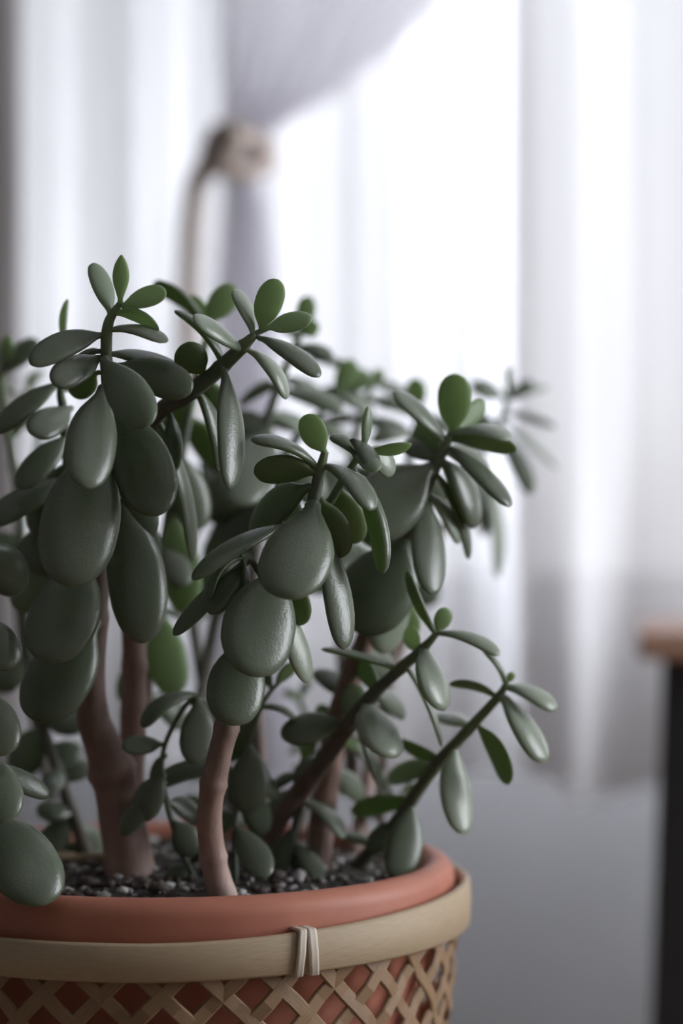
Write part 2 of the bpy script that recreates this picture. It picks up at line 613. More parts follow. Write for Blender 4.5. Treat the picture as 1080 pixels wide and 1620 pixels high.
prof = []
lip = 0.0085
for k in range(13):              # rounded lip, from inside over the top to outside
    a = PI - PI * k / 12
    prof.append((RR - lip + lip * math.cos(a), RIM_Z - lip + lip * math.sin(a)))
prof += [(RR, RIM_Z - 0.016), (RR - 0.001, RIM_Z - 0.030), (RR - 0.004, RIM_Z - 0.034), (RR - 0.011, RIM_Z - 0.036),
         (RR - 0.016, RIM_Z - 0.06), (0.105, BASE_Z + 0.006), (0.100, BASE_Z), (0.0, BASE_Z)]
inner = [(0.0, BASE_Z + 0.012), (0.092, BASE_Z + 0.012), (RR - 0.028, RIM_Z - 0.05), (RR - 2 * lip, RIM_Z - 0.016)]
bm = bmesh.new()
lathe_bm(bm, inner + prof, 128)
bmesh.ops.remove_doubles(bm, verts=bm.verts, dist=1e-5)
for v in bm.verts:
    v.co += Vector((PX, PY, 0))
from_bm('terracotta_pot', bm, [M['terracotta']], plant, (PX, PY, BASE_Z))


def soil_h(x, y):
    r = math.hypot(x - PX, y - PY)
    return SOIL_Z + 0.006 * (1 - (r / 0.128) ** 2) + 0.0035 * noise.noise(Vector((x * 60, y * 60, 0))) + 0.002 * noise.noise(Vector((x * 170, y * 170, 3)))


bm = bmesh.new()
rings = []
ctr = bm.verts.new((PX, PY, soil_h(PX, PY)))
for i in range(1, 19):
    r = 0.1255 * i / 18
    ring = []
    for k in range(64):
        a = 2 * PI * k / 64
        x, y = PX + r * math.cos(a), PY + r * math.sin(a)
        ring.append(bm.verts.new((x, y, soil_h(x, y))))
    rings.append(ring)
for k in range(64):
    bm.faces.new((ctr, rings[0][k], rings[0][(k + 1) % 64]))
for A, B in zip(rings, rings[1:]):
    for k in range(64):
        bm.faces.new((A[k], B[k], B[(k + 1) % 64], A[(k + 1) % 64]))
from_bm('soil', bm, [M['soil']], plant, (PX, PY, SOIL_Z))

rnd = random.Random(5)
bm = bmesh.new()
for i in range(1300):
    r, a = 0.122 * math.sqrt(rnd.random()), 2 * PI * rnd.random()
    x, y = PX + r * math.cos(a), PY + r * math.sin(a)
    s = rnd.uniform(0.001, 0.0030) * (1.7 if rnd.random() < 0.08 else 1.0)
    res = bmesh.ops.create_icosphere(bm, subdivisions=1, radius=s)
    sq = Vector((rnd.uniform(.5, 1.5), rnd.uniform(.5, 1.5), rnd.uniform(.4, .9)))
    pale = 0 if rnd.random() < 0.3 else 1
    o = Vector((x, y, soil_h(x, y) + s * 0.35))
    for v in res['verts']:
        v.co = Vector((v.co.x * sq.x, v.co.y * sq.y, v.co.z * sq.z)) * rnd.uniform(0.85, 1.15) + o
    for f in {f for v in res['verts'] for f in v.link_faces}:
        f.material_index = pale
tag(from_bm('grit', bm, [M['grit_pale'], M['grit_dark']], plant, (PX, PY, SOIL_Z)), kind='stuff')
tp = [Vector(q) for q in catmull([tuple(P(82, 1372, 1.235)), tuple(P(120, 1378, 1.24)), tuple(P(168, 1372, 1.235))], 6)]
for q in tp:
    q.z = soil_h(q.x, q.y) + 0.003
bm = bmesh.new()
tube_bm(bm, tp, [0.003] * len(tp), 8)
from_bm('twig', bm, [M['twig']], plant, tp[0])

# ------------------------------------------------------------------ stems and leaves
STEMS = {}


def stem(key, pts, age0, age1, nodes=()):
    """pts: (pixel x, pixel y, depth, thickness in pixels); age 1 = brown bark, 0 = fresh green"""
    sm = catmull(pts, 10)
    P3 = [P(x, y, Y) for x, y, Y, d in sm]
    rad = [d / F * Y / 2 for x, y, Y, d in sm]
    n = len(sm)
    for nd in nodes:                                   # leaf scars: slight rings
        for i in range(n):
            rad[i] *= 1 + 0.15 * math.exp(-((i - nd * (n - 1)) / 1.0) ** 2)
    bm = bmesh.new()
    lay = bm.verts.layers.float.new('age')
    vals = [age0 + (age1 - age0) * (i / (n - 1)) for i in range(n)]
    tube_bm(bm, P3, rad, 14, True, vals, lay, 0.10 if pts[0][3] > 25 else 0.04, len(STEMS))
    o = from_bm('stem', bm, [M['stem']], plant, P3[0])
    STEMS[key] = (o, sm, P3)
    return o


WPROF = [(0, .20), (.07, .24), (.14, .42), (.24, .69), (.36, .89), (.50, .99), (.62, 1.0), (.74, .95), (.84, .83), (.91, .67), (.96, .47), (.985, .28), (1, .06)]
TPROF = [(0, .75), (.15, .78), (.4, .95), (.65, 1.0), (.85, .82), (.95, .55), (.985, .3), (1, .06)]
WNARROW = [(0, .22), (.10, .26), (.25, .55), (.42, .90), (.55, 1.0), (.68, .95), (.80, .78), (.90, .50), (.96, .28), (.99, .13), (1, .04)]


def lin(x, pts):
    for (a, va), (b, vb) in zip(pts, pts[1:]):
        if x <= b:
            t = (x - a) / (b - a)
            return va + (vb - va) * t
    return pts[-1][1]


US = [0, .04, .08, .12, .17, .23, .30, .39, .48, .57, .66, .74, .81, .87, .915, .95, .975, .99, 1.0]
NA = 14


def leaf3(parent, S, B, Cc, Tt, nrm, w, young_or_lit=False, thick=0.32, prof=WPROF, twist=0.0):
    """one fleshy leaf: petiole from S to B, blade along the curve B-Cc-Tt, upper face towards nrm, full width w"""
    th = max(0.0034, w * thick)
    pts, uu = [], []
    if S is not None and (S - B).length > 0.001:
        for k in range(3):
            pts.append(S.lerp(B, k / 3))
            uu.append(0.0)
    for u in US:
        pts.append(B * (1 - u) ** 2 + Cc * 2 * u * (1 - u) + Tt * u * u)
        uu.append(u)
    me = bpy.data.meshes.new('leaf')
    verts, faces, mi = [], [], []
    n = len(pts)
    for i, p in enumerate(pts):
        t = (pts[min(i + 1, n - 1)] - pts[max(i - 1, 0)]).normalized()
        nn = nrm - t * nrm.dot(t)
        nn = nn.normalized() if nn.length > 1e-6 else t.orthogonal().normalized()
        sd = t.cross(nn)
        if twist:
            a = twist * uu[i]
            nn, sd = nn * math.cos(a) + sd * math.sin(a), sd * math.cos(a) - nn * math.sin(a)
        W, K = lin(uu[i], prof) * w / 2, lin(uu[i], TPROF) * th / 2
        if uu[i] < 0.12:
            W = max(W, 0.0013)
            K = min(K, max(W * 0.9, 0.0012))
        for k in range(NA):
            a = 2 * PI * k / NA
            c, s = math.cos(a), math.sin(a)
            cx = math.copysign(abs(c) ** 0.9, c)
            z = s * K * (1.0 if s > 0 else 0.9) - 0.05 * W * cx * cx * (1 if uu[i] > .12 else 0)
            verts.append(p + sd * (cx * W) + nn * z)
    for i in range(n - 1):
        for k in range(NA):
            a, b = i * NA + k, i * NA + (k + 1) % NA
            faces.append((a, b, b + NA, a + NA))
            mi.append(0 if k < NA // 2 else 1)
    faces.append(tuple(range(NA))[::-1])
    faces.append(tuple((n - 1) * NA + k for k in range(NA)))
    mi += [0, 0]
    me.from_pydata([v - pts[0] for v in verts], [], faces)
    me.polygons.foreach_set('material_index', mi)
    me.polygons.foreach_set('use_smooth', [True] * len(faces))
    me.update()
    for m in {0: (M['leaf_top'], M['leaf_under']), 1: (M['young_top'], M['young_under']), 2: (M['lit_top'], M['leaf_under'])}[int(young_or_lit)]:  # last pair is the lit copy of the leaf top
        me.materials.append(m)
    o = bpy.data.objects.new('leaf', me)
    C.objects.link(o)
    o.parent = parent
    o.location = pts[0] - WORLD[parent.name]
    return o


LR = random.Random(11)


def leaf(key, bx, by, tx_, ty_, w, roll=0.0, dy=0.0, bend=0.0, young_or_lit=False, prof=None, yoff=0.0, thick=0.32):
    """a leaf of a stem seen from pixel (bx, by) to (tx_, ty_); w pixels wide, roll 0 shows its upper face, 90 its edge, 180 its underside;
    dy: how much farther its tip stands than its base; bend: arching in pixels"""
    o, sm, P3 = STEMS[key]
    j = min(range(len(sm)), key=lambda i: (sm[i][0] - bx) ** 2 + (sm[i][1] - by) ** 2)
    S = P3[j]
    dist = math.hypot(sm[j][0] - bx, sm[j][1] - by)
    if dist > 45:
        print('LEAF FAR', key, bx, by, round(dist))
    Y = sm[j][2] + yoff
    B, Tt = P(bx, by, Y), P(tx_, ty_, Y + dy)
    mid = (B + Tt) / 2
    t = (Tt - B).normalized()
    v = (-mid).normalized()
    n0 = v - t * v.dot(t)
    n0.normalize()
    s = t.cross(n0)
    if s.dot(Vector((0.3, 0, 1))) < 0:
        s = -s
    a = math.radians(roll)
    nrm = n0 * math.cos(a) + s * math.sin(a)
    Cc = mid + s * (2 * bend / F * Y)
    return leaf3(o, S, B, Cc, Tt, nrm, w / F * Y, young_or_lit, thick, prof or WPROF, math.radians(LR.uniform(-12, 12)))


def rosette_fill(key, t0, t1, pairs, ln, wd, seed, droop=0.35, up=0.45, young_last=True):
    """opposite leaf pairs along the stretch t0 .. t1 of a stem, each pair turned a quarter against the one before"""
    o, sm, P3 = STEMS[key]
    r = random.Random(seed)
    n = len(P3)
    ang = r.random() * PI
    for q in range(pairs):
        f = t0 + (t1 - t0) * (q / max(1, pairs - 1))
        i = min(n - 2, max(1, int(f * (n - 1))))
        p = P3[i]
        t = (P3[i + 1] - P3[i - 1]).normalized()
        a1 = t.cross(Vector((0.2, -1, 0.1))).normalized()
        a2 = t.cross(a1)
        k = 1.0 - 0.45 * (q / max(1, pairs - 1))
        for s in (1, -1):
            a = ang + r.uniform(-.3, .3)
            d = (a1 * math.cos(a) + a2 * math.sin(a)) * s
            dirn = (d + t * up * r.uniform(.5, 1.4) * (1.6 if q == pairs - 1 else 1)).normalized()
            L = ln * k * r.uniform(.8, 1.2)
            B = p + d * 0.003
            Tt = B + dirn * L + Vector((0, 0, -droop * L * r.uniform(.3, 1.5) * (0.2 if q == pairs - 1 else 1)))
            Cc = (B + Tt) / 2 + t * L * 0.18 + Vector((0, 0, L * 0.08))
            leaf3(o, p, B, Cc, Tt, (t + Vector((0, 0, .25))).normalized(), wd * k * r.uniform(.85, 1.15), young_last and q == pairs - 1, 0.22)
        ang += PI / 2 + r.uniform(-.2, .2)


#@@STEMS
# --- thick trunk at the left and its crown (A)
stem('A', [(208, 1400, 1.205, 84), (200, 1330, 1.205, 76), (178, 1220, 1.20, 70), (146, 1125, 1.19, 50), (150, 1000, 1.175, 38), (160, 880, 1.155, 32),
           (174, 760, 1.135, 26), (172, 640, 1.12, 22), (168, 560, 1.11, 19), (172, 510, 1.108, 16), (190, 480, 1.106, 10)], 0.95, -0.05, (.2, .42, .62, .78))
leaf('A', 174, 497, 147, 416, 40, 35, 0.01, 3, True)
leaf('A', 190, 482, 192, 403, 27, 180, -0.004, 0, True, WNARROW)
leaf('A', 194, 484, 263, 463, 35, 25, -0.012, 3, True)
leaf('A', 182, 496, 251, 523, 40, 118, -0.008, 10, True)
leaf('A', 178, 522, 262, 542, 48, 74, -0.015, 10, 2)
leaf('A', 164, 530, 48, 577, 46, 18, -0.02, 10)
leaf('A', 160, 566, 86, 610, 52, 26, -0.025, 6)
leaf('A', 158, 556, 116, 575, 30, 80, 0.02, 6)
leaf('A', 164, 570, 232, 676, 70, 5, -0.03, 4, yoff=-.012)
leaf('A', 184, 580, 302, 622, 64, 22, -0.01, 8)
leaf('A', 176, 560, 285, 580, 48, 60, 0.02, 4)
leaf('A', 162, 615, 134, 772, 82, 6, -0.035, -2, yoff=-.012)
leaf('A', 182, 645, 250, 816, 96, -6, -0.025, 6)
leaf('A', 160, 700, 108, 928, 124, 4, -0.03, -4, yoff=-.012)
leaf('A', 205, 745, 222, 864, 68, 0, 0.0, 2, yoff=.01)
leaf('A', 190, 790, 224, 1018, 94, 2, -0.01, 8, yoff=.005)
leaf('A', 135, 880, 74, 1048, 112, 6, -0.03, 0, yoff=-.02)
leaf('A', 150, 985, 56, 1142, 108, 10, -0.02, 4, yoff=-.015)
leaf('A', 152, 590, 116, 628, 40, 160, 0.01, 0, yoff=.02)

# --- second trunk and leaning branch with the top middle rosette (B)
stem('B', [(205, 1250, 1.215, 46), (210, 1150, 1.215, 42), (212, 1030, 1.21, 38), (200, 900, 1.19, 32), (196, 760, 1.165, 30), (245, 660, 1.145, 28), (290, 628, 1.135, 27),
           (340, 590, 1.125, 25), (382, 550, 1.115, 21), (404, 528, 1.112, 12)], 0.92, 0.0, (.2, .4, .7, .8, .9))
leaf('B', 413, 523, 440, 442, 45, 176, -0.004, 3, True)
leaf('B', 399, 526, 371, 458, 46, 66, 0.005, 5, 2)
leaf('B', 422, 520, 493, 507, 40, 32, -0.01, 4, True)
leaf('B', 410, 535, 504, 597, 46, 55, -0.015, 9)
leaf('B', 396, 556, 452, 632, 50, 62, 0.0, 12, 2)
leaf('B', 382, 556, 306, 507, 56, 72, -0.025, 6, 2)
leaf('B', 352, 578, 276, 492, 52, 84, 0.01, 14)
leaf('B', 354, 586, 362, 774, 62, 42, -0.025, 8, yoff=-.01)
leaf('B', 322, 592, 284, 548, 52, 172, -0.01, 2)
leaf('B', 310, 618, 345, 745, 56, 66, 0.01, 14)
leaf('B', 330, 600, 352, 665, 44, 172, 0.03, 0)
leaf('B', 268, 652, 270, 750, 40, 40, 0.0, 5)
leaf('B', 250, 665, 305, 888, 46, 62, 0.02, 14)
leaf('B', 204, 800, 240, 900, 60, 20, 0.04, 3)

# --- bright backlit leaves hanging behind (B2)
stem('L', [(230, 1130, 1.25, 18), (245, 960, 1.25, 18), (265, 830, 1.24, 17), (290, 700, 1.24, 16), (320, 560, 1.24, 12), (338, 505, 1.24, 8)], 0.5, 0.05)
leaf('L', 272, 812, 294, 970, 64, 178, -0.01, 2, True)
leaf('L', 252, 965, 276, 1100, 64, 184, -0.01, -2, True)
leaf('L', 330, 512, 372, 453, 44, 178, 0.0, 3, True)
leaf('L', 320, 505, 242, 448, 48, 110, 0.0, 6)
leaf('L', 262, 850, 285, 930, 50, 20, -0.02, 4)
leaf('L', 296, 660, 345, 740, 60, 150, 0.02, 6)
leaf('L', 285, 720, 310, 840, 62, 20, 0.0, 4)
leaf('L', 300, 640, 255, 700, 60, 170, 0.02, 4)
leaf('L', 330, 530, 300, 470, 34, 170, 0.02, 2, True)

# --- front rosette with the sharp leaves (C)
stem('C', [(356, 1436, 1.146, 52), (340, 1370, 1.14, 42), (331, 1300, 1.135, 40), (338, 1240, 1.13, 40), (356, 1160, 1.125, 37), (380, 1060, 1.125, 34), (420, 950, 1.12, 28),
           (468, 860, 1.115, 22), (494, 795, 1.112, 20), (505, 748, 1.11, 17), (514, 714, 1.108, 12)], 0.98, 0.1, (.12, .3, .41, .52, .7, .82))
leaf('C', 514, 716, 486, 655, 44, 172, -0.004, -3, True)
leaf('C', 500, 740, 397, 697, 54, 84, -0.01, 15)
leaf('C', 500, 748, 402, 750, 62, 132, 0.0, 8)
leaf('C', 513, 738, 584, 808, 58, 60, -0.02, 17)
leaf('C', 497, 800, 438, 944, 112, 4, -0.035, -6, yoff=-.01)
leaf('C', 506, 790, 533, 884, 66, 155, 0.005, 5)
leaf('C', 500, 825, 543, 1028, 64, 54, -0.01, 10)
leaf('C', 455, 832, 306, 918, 54, 58, -0.03, 14)
leaf('C', 440, 900, 396, 1070, 118, 2, -0.03, -6, yoff=-.012)
leaf('C', 392, 1010, 366, 1148, 92, 2, -0.02, -4, yoff=-.014)
leaf('C', 446, 900, 472, 990, 62, 160, 0.01, 2)
leaf('C', 432, 940, 488, 1080, 52, 45, 0.01, 4, 2)
leaf('C', 490, 770, 396, 846, 66, 30, 0.03, 10)
leaf('C', 480, 850, 440, 760, 40, 160, 0.05, 0)
stem('C2', [(425, 930, 1.12, 12), (398, 888, 1.115, 10), (380, 880, 1.11, 8)], 0.4, 0.2)
leaf('C2', 382, 882, 331, 950, 34, 84, -0.01, 16)
leaf('C2', 386, 892, 333, 972, 46, 24, -0.015, 2)
leaf('C2', 392, 890, 274, 1005, 40, 38, 0.0, 4)
leaf('C2', 384, 884, 388, 955, 14, 30, -0.01, 2)
leaf('C2', 384, 890, 366, 930, 30, 150, 0.015, 3)

# --- twin shoot beside it (D)
stem('D', [(478, 850, 1.118, 14), (518, 800, 1.125, 14), (545, 755, 1.125, 13), (570, 718, 1.12, 10)], 0.25, 0.0)
leaf('D', 573, 712, 581, 643, 30, 66, -0.004, 3, True, WNARROW)
leaf('D', 562, 722, 592, 747, 34, 45, -0.02, 8, True)
leaf('D', 556, 695, 590, 745, 36, 48, -0.015, 9)
leaf('D', 575, 714, 651, 702, 34, 116, -0.006, -4, True, WNARROW)
leaf('D', 578, 712, 622, 750, 44, 30, 0.012, 6, 2)
leaf('D', 562, 722, 522, 690, 36, 60, 0.008, 8)
leaf('D', 556, 742, 605, 908, 62, 100, -0.015, 14, thick=0.5)
leaf('D', 535, 770, 560, 860, 56, 170, 0.02, 2)
leaf('D', 522, 792, 470, 860, 60, 165, 0.03, 4)

# --- right rosette on its own trunk (E)
stem('E', [(500, 1402, 1.235, 46), (514, 1260, 1.235, 40), (542, 1110, 1.225, 36), (590, 980, 1.21, 30), (635, 870, 1.195, 24), (664, 795, 1.185, 20), (690, 735, 1.18, 18), (708, 696, 1.178, 14), (714, 682, 1.178, 9)], 0.95, 0.02, (.3, .5, .68, .8))
leaf('E', 715, 684, 718, 591, 54, 178, -0.006, 2, True)
leaf('E', 722, 684, 767, 638, 36, 150, 0.015, 3, True)
leaf('E', 702, 702, 621, 621, 56, 70, -0.005, 8, 2)
leaf('E', 698, 715, 655, 678, 44, 160, 0.03, 0)
leaf('E', 718, 688, 804, 697, 56, 68, -0.02, 12, 2)
leaf('E', 715, 696, 816, 714, 52, 125, 0.005, 8)
leaf('E', 708, 708, 805, 802, 56, 58, -0.02, 8)
leaf('E', 698, 730, 752, 835, 72, 58, 0.015, 12)
leaf('E', 682, 740, 578, 848, 108, 8, -0.02, 10)
leaf('E', 672, 785, 680, 940, 66, 34, -0.03, 2)
leaf('E', 672, 780, 726, 860, 44, 68, 0.01, 10, 2)
leaf('E', 690, 750, 742, 884, 46, 72, 0.025, 12)
leaf('E', 655, 820, 640, 925, 52, 176, 0.04, 0, True)
leaf('E', 640, 850, 548, 990, 124, 4, -0.01, -10)
leaf('E', 628, 880, 604, 1034, 80, 30, 0.0, 2, 2)
leaf('E', 610, 930, 650, 1010, 50, 165, 0.03, 4, True)
leaf('E', 690, 730, 640, 700, 50, 20, 0.03, 8)
leaf('E', 700, 715, 775, 745, 46, 40, 0.05, 8)
leaf('E', 650, 830, 560, 830, 90, 10, 0.03, 8)

# --- right back shoot, far out of focus (F)
stem('F', [(560, 1360, 1.30, 26), (610, 1100, 1.36, 20), (690, 860, 1.40, 16), (750, 740, 1.43, 14), (790, 670, 1.44, 12), (800, 632, 1.44, 8)], 0.8, 0.0)
leaf('F', 798, 630, 744, 612, 34, 20, -0.01, 4)
leaf('F', 802, 632, 844, 604, 24, 40, 0.0, 3)
leaf('F', 797, 655, 878, 676, 26, 60, 0.0, 5)
leaf('F', 800, 634, 866, 612, 24, 70, 0.02, 3, 2)
leaf('F', 788, 680, 838, 782, 34, 25, -0.05, 6)
leaf('F', 802, 632, 800, 578, 18, 120, 0.0, 2, True)
leaf('F', 790, 668, 880, 742, 30, 66, 0.02, 6, 2)
leaf('F', 758, 730, 786, 914, 44, 55, -0.01, 14, 2)
leaf('F', 785, 678, 735, 660, 36, 40, 0.0, 5)
leaf('F', 745, 750, 765, 850, 44, 60, 0.0, 8)
leaf('F', 770, 700, 720, 690, 40, 30, 0.02, 6)

# --- lower right branch (H)
stem('H', [(388, 1392, 1.235, 40), (430, 1310, 1.23, 36), (480, 1245, 1.22, 32), (530, 1178, 1.205, 28), (572, 1118, 1.19, 23), (622, 1068, 1.175, 19), (665, 1030, 1.165, 16), (689, 1003, 1.16, 11)], 0.8, 0.05, (.3, .5, .62, .75, .88))
leaf('H', 688, 1002, 645, 904, 40, 112, -0.005, -5)
leaf('H', 691, 1000, 707, 962, 30, 160, 0.0, 0, True)
leaf('H', 691, 1003, 790, 1037, 40, 70, -0.01, 12, 2)
leaf('H', 668, 1026, 692, 1122, 78, 58, -0.02, 4, 2)
leaf('H', 664, 1028, 640, 998, 34, 150, 0.02, 2, True)
leaf('H', 632, 1060, 508, 1027, 44, 82, -0.01, 5, 2)
leaf('H', 640, 1052, 698, 1182, 36, 80, 0.0, 9, 2)
leaf('H', 577, 1112, 612, 1198, 78, 34, -0.03, 4, 2)
leaf('H', 545, 1148, 446, 1168, 52, 12, -0.01, 8)
leaf('H', 552, 1142, 560, 1082, 40, 160, 0.02, 2)
leaf('H', 560, 1135, 602, 1250, 34, 62, 0.01, 4)
leaf('H', 508, 1205, 465, 1240, 40, 30, 0.02, 4)
leaf('H', 600, 1090, 560, 1050, 40, 140, 0.04, 4)

# --- lowest right branch (I)
stem('I', [(548, 1388, 1.235, 26), (618, 1312, 1.225, 23), (688, 1212, 1.205, 20), (740, 1155, 1.19, 17), (788, 1102, 1.18, 13), (802, 1078, 1.178, 8)], 0.32, 0.03, (.4, .6, .8, .9))
leaf('I', 799, 1084, 764, 1030, 34, 82, -0.005, 7)
leaf('I', 801, 1080, 812, 1064, 13, 160, 0, 0, True)
leaf('I', 798, 1088, 878, 1124, 52, 70, -0.005, 10, 2)
leaf('I', 792, 1100, 858, 1207, 74, 68, -0.015, 6, 2)
leaf('I', 786, 1104, 710, 1083, 36, 108, 0.0, 9)
leaf('I', 752, 1145, 803, 1242, 36, 148, -0.005, 10)
leaf('I', 718, 1182, 732, 1320, 62, 32, -0.02, -4, 2)
leaf('I', 700, 1200, 632, 1172, 30, 140, 0.01, -4)
leaf('I', 745, 1150, 684, 1132, 38, 50, 0.06, 4, 2)
leaf('I', 690, 1212, 612, 1232, 40, 30, 0.04, 4)
leaf('I', 652, 1265, 556, 1288, 38, 150, 0.03, 5)
leaf('I', 650, 1270, 622, 1392, 60, 12, -0.02, 6)

# --- small shoots low in the pot
stem('J', [(318, 1408, 1.19, 9), (285, 1340, 1.185, 9), (262, 1260, 1.18, 9), (258, 1190, 1.18, 8), (290, 1120, 1.18, 8), (318, 1098, 1.18, 6)], 0.3, 0.05)
leaf('J', 312, 1100, 227, 1152, 46, 56, -0.015, 18)
leaf('J', 258, 1178, 193, 1182, 34, 20, -0.01, 2)
leaf('J', 310, 1105, 300, 1208, 62, 16, -0.01, 10)
leaf('J', 262, 1195, 240, 1240, 30, 60, 0.01, 4)
leaf('J', 275, 1300, 303, 1355, 48, 10, 0.0, 4)
leaf('J', 262, 1240, 192, 1322, 36, 20, 0.0, 4)
leaf('J', 300, 1110, 345, 1150, 40, 30, 0.02, 6)
stem('J2', [(372, 1410, 1.19, 10), (372, 1300, 1.19, 10), (388, 1200, 1.19, 9), (412, 1120, 1.19, 8), (440, 1080, 1.19, 6)], 0.3, 0.05)
leaf('J2', 394, 1180, 384, 1286, 68, 8, 0.0, 6)
leaf('J2', 380, 1225, 236, 1250, 50, 46, 0.0, 22)
leaf('J2', 372, 1310, 418, 1390, 52, 18, -0.02, 6)
leaf('J2', 412, 1120, 468, 1140, 34, 74, 0.0, 10)
leaf('J2', 420, 1106, 360, 1130, 40, 70, 0.03, 8)
leaf('J2', 438, 1084, 470, 1050, 34, 120, 0.0, 4, True)
leaf('J2', 430, 1090, 400, 1040, 30, 150, 0.02, 3)
leaf('J2', 382, 1220, 440, 1260, 44, 40, 0.02, 6)
stem('J3', [(455, 1400, 1.225, 12), (462, 1330, 1.225, 12), (475, 1260, 1.225, 10), (478, 1200, 1.23, 8)], 0.4, 0.05)
leaf('J3', 474, 1268, 542, 1328, 40, 58, -0.01, 14, 2)
leaf('J3', 464, 1310, 440, 1385, 40, 20, -0.01, 4)
leaf('J3', 462, 1330, 505, 1395, 42, 40, -0.02, 6)
leaf('J3', 478, 1205, 490, 1160, 28, 150, 0.0, 2, True)
leaf('J3', 476, 1225, 430, 1250, 34, 60, 0.0, 6)
leaf('J3', 477, 1215, 505, 1240, 28, 60, 0.0, 5)
leaf('J3', 460, 1345, 478, 1408, 38, 10, -0.01, 2)

# --- left edge: stems and leaves in front and behind
stem('K', [(150, 1392, 1.24, 24), (130, 1330, 1.25, 22), (92, 1220, 1.26, 20), (58, 1110, 1.27, 18), (40, 960, 1.28, 16), (30, 800, 1.29, 14), (10, 660, 1.29, 12), (0, 590, 1.29, 8)], 0.5, 0.05)
leaf('K', 0, 594, 62, 540, 38, 30, 0.0, 4)
leaf('K', 4, 600, 12, 530, 24, 150, 0.0, 3, True)
leaf('K', 80, 1180, 118, 1215, 60, 20, 0.0, 4)
leaf('K', 92, 1215, 78, 1260, 40, 20, -0.04, 3)
leaf('K', 60, 1120, 125, 1160, 60, 30, -0.01, 8)
leaf('K', 110, 1290, 72, 1360, 50, 20, -0.01, 4)
leaf('K', 120, 1305, 165, 1360, 44, 20, 0.02, 4)
stem('K2', [(-30, 1420, 1.15, 24), (-42, 1300, 1.12, 24), (-45, 1180, 1.10, 22), (-40, 1060, 1.10, 20), (-30, 940, 1.12, 18), (-10, 820, 1.14, 14)], 0.6, 0.1)
leaf('K2', -42, 1290, 70, 1432, 118, 14, -0.03, 14)
leaf('K2', -42, 1190, 8, 1302, 84, 10, -0.02, 6)
leaf('K2', -40, 1090, 6, 1196, 78, 10, -0.01, 6)
leaf('K2', -42, 1215, 78, 1260, 40, 32, 0.02, 8)
leaf('K2', -36, 980, 20, 1060, 70, 20, 0.0, 6)
leaf('K2', -20, 860, 30, 940, 70, 20, 0.02, 6)
stem('K3', [(160, 960, 1.17, 20), (128, 850, 1.18, 18), (108, 740, 1.18, 17), (100, 650, 1.175, 15), (96, 615, 1.17, 12), (104, 545, 1.165, 8)], 0.5, 0.1)
leaf('K3', 104, 548, 107, 473, 24, 112, 0.0, -6, True, WNARROW)
leaf('K3', 95, 606, -8, 686, 50, 44, -0.01, 6)
leaf('K3', 112, 646, 56, 692, 56, 28, -0.03, 6)
leaf('K3', 108, 690, 32, 774, 52, 24, -0.02, 5)
leaf('K3', 112, 755, -18, 830, 56, 46, -0.02, 6)
leaf('K3', 110, 730, 60, 850, 70, 20, 0.0, 4)
leaf('K3', 125, 830, 40, 900, 84, 20, 0.0, 5)
leaf('K3', 98, 618, 150, 600, 40, 130, 0.03, 6)
leaf('K3', 135, 870, 20, 960, 80, 20, 0.02, 6)
leaf('K3', 105, 700, 150, 760, 60, 20, 0.02, 6)

# --- back shoots, out of focus, with leaf pairs
stem('G1', [(420, 1330, 1.30, 26), (400, 1000, 1.31, 22), (410, 800, 1.31, 20), (425, 660, 1.31, 16), (470, 540, 1.31, 12), (478, 515, 1.31, 8)], 0.6, 0.0)
leaf('G1', 476, 520, 486, 468, 32, 176, 0, 2, True)
leaf('G1', 474, 530, 505, 515, 34, 150, 0, 2, True)
leaf('G1', 470, 540, 440, 505, 34, 60, 0, 4)
leaf('G1', 466, 550, 520, 570, 40, 60, -.02, 8)
leaf('G1', 440, 620, 540, 650, 44, 60, -.02, 8, 2)
leaf('G1', 440, 610, 380, 640, 44, 60, .02, 8)
leaf('G1', 425, 660, 500, 690, 50, 60, .02, 8, 2)
leaf('G1', 424, 680, 370, 800, 94, 10, -.06, 4)
leaf('G1', 415, 760, 380, 870, 70, 20, 0, 4)
leaf('G1', 412, 790, 330, 850, 50, 60, 0.02, 6)
leaf('G1', 425, 670, 350, 690, 60, 30, 0.0, 8)
stem('G2', [(560, 1250, 1.34, 24), (540, 1000, 1.36, 20), (548, 800, 1.37, 18), (565, 680, 1.37, 14), (590, 605, 1.37, 8)], 0.6, 0.0)
leaf('G2', 588, 612, 490, 568, 46, 100, -.01, 12)
leaf('G2', 592, 608, 545, 600, 40, 165, -.01, 3, True)
leaf('G2', 592, 606, 606, 588, 24, 160, 0, 2, True)
leaf('G2', 580, 635, 660, 660, 44, 60, 0, 10, 2)
leaf('G2', 580, 635, 500, 625, 44, 60, 0, 10, 2)
leaf('G2', 570, 665, 640, 690, 48, 70, -.02, 8, 2)
leaf('G2', 570, 665, 490, 680, 48, 70, .02, 10)
leaf('G2', 555, 740, 620, 800, 60, 20, -.02, 8)
leaf('G2', 555, 740, 480, 800, 60, 20, -.02, 8)
leaf('G2', 548, 830, 500, 940, 80, 10, -.04, 4)
leaf('G2', 545, 850, 590, 950, 70, 20, 0, 4)
leaf('G2', 590, 608, 660, 640, 40, 60, .03, 8)
leaf('G1', 418, 720, 330, 740, 84, 20, -.03, 6)
leaf('G1', 414, 770, 310, 800, 80, 40, 0.01, 8)
leaf('G1', 420, 700, 330, 660, 70, 30, 0.02, 4)
leaf('G1', 410, 820, 330, 900, 70, 10, 0.02, 4)
stem('G3', [(380, 1330, 1.33, 22), (320, 1080, 1.35, 20), (300, 860, 1.35, 18), (380, 760, 1.33, 18), (430, 720, 1.33, 12)], 0.5, 0.05)
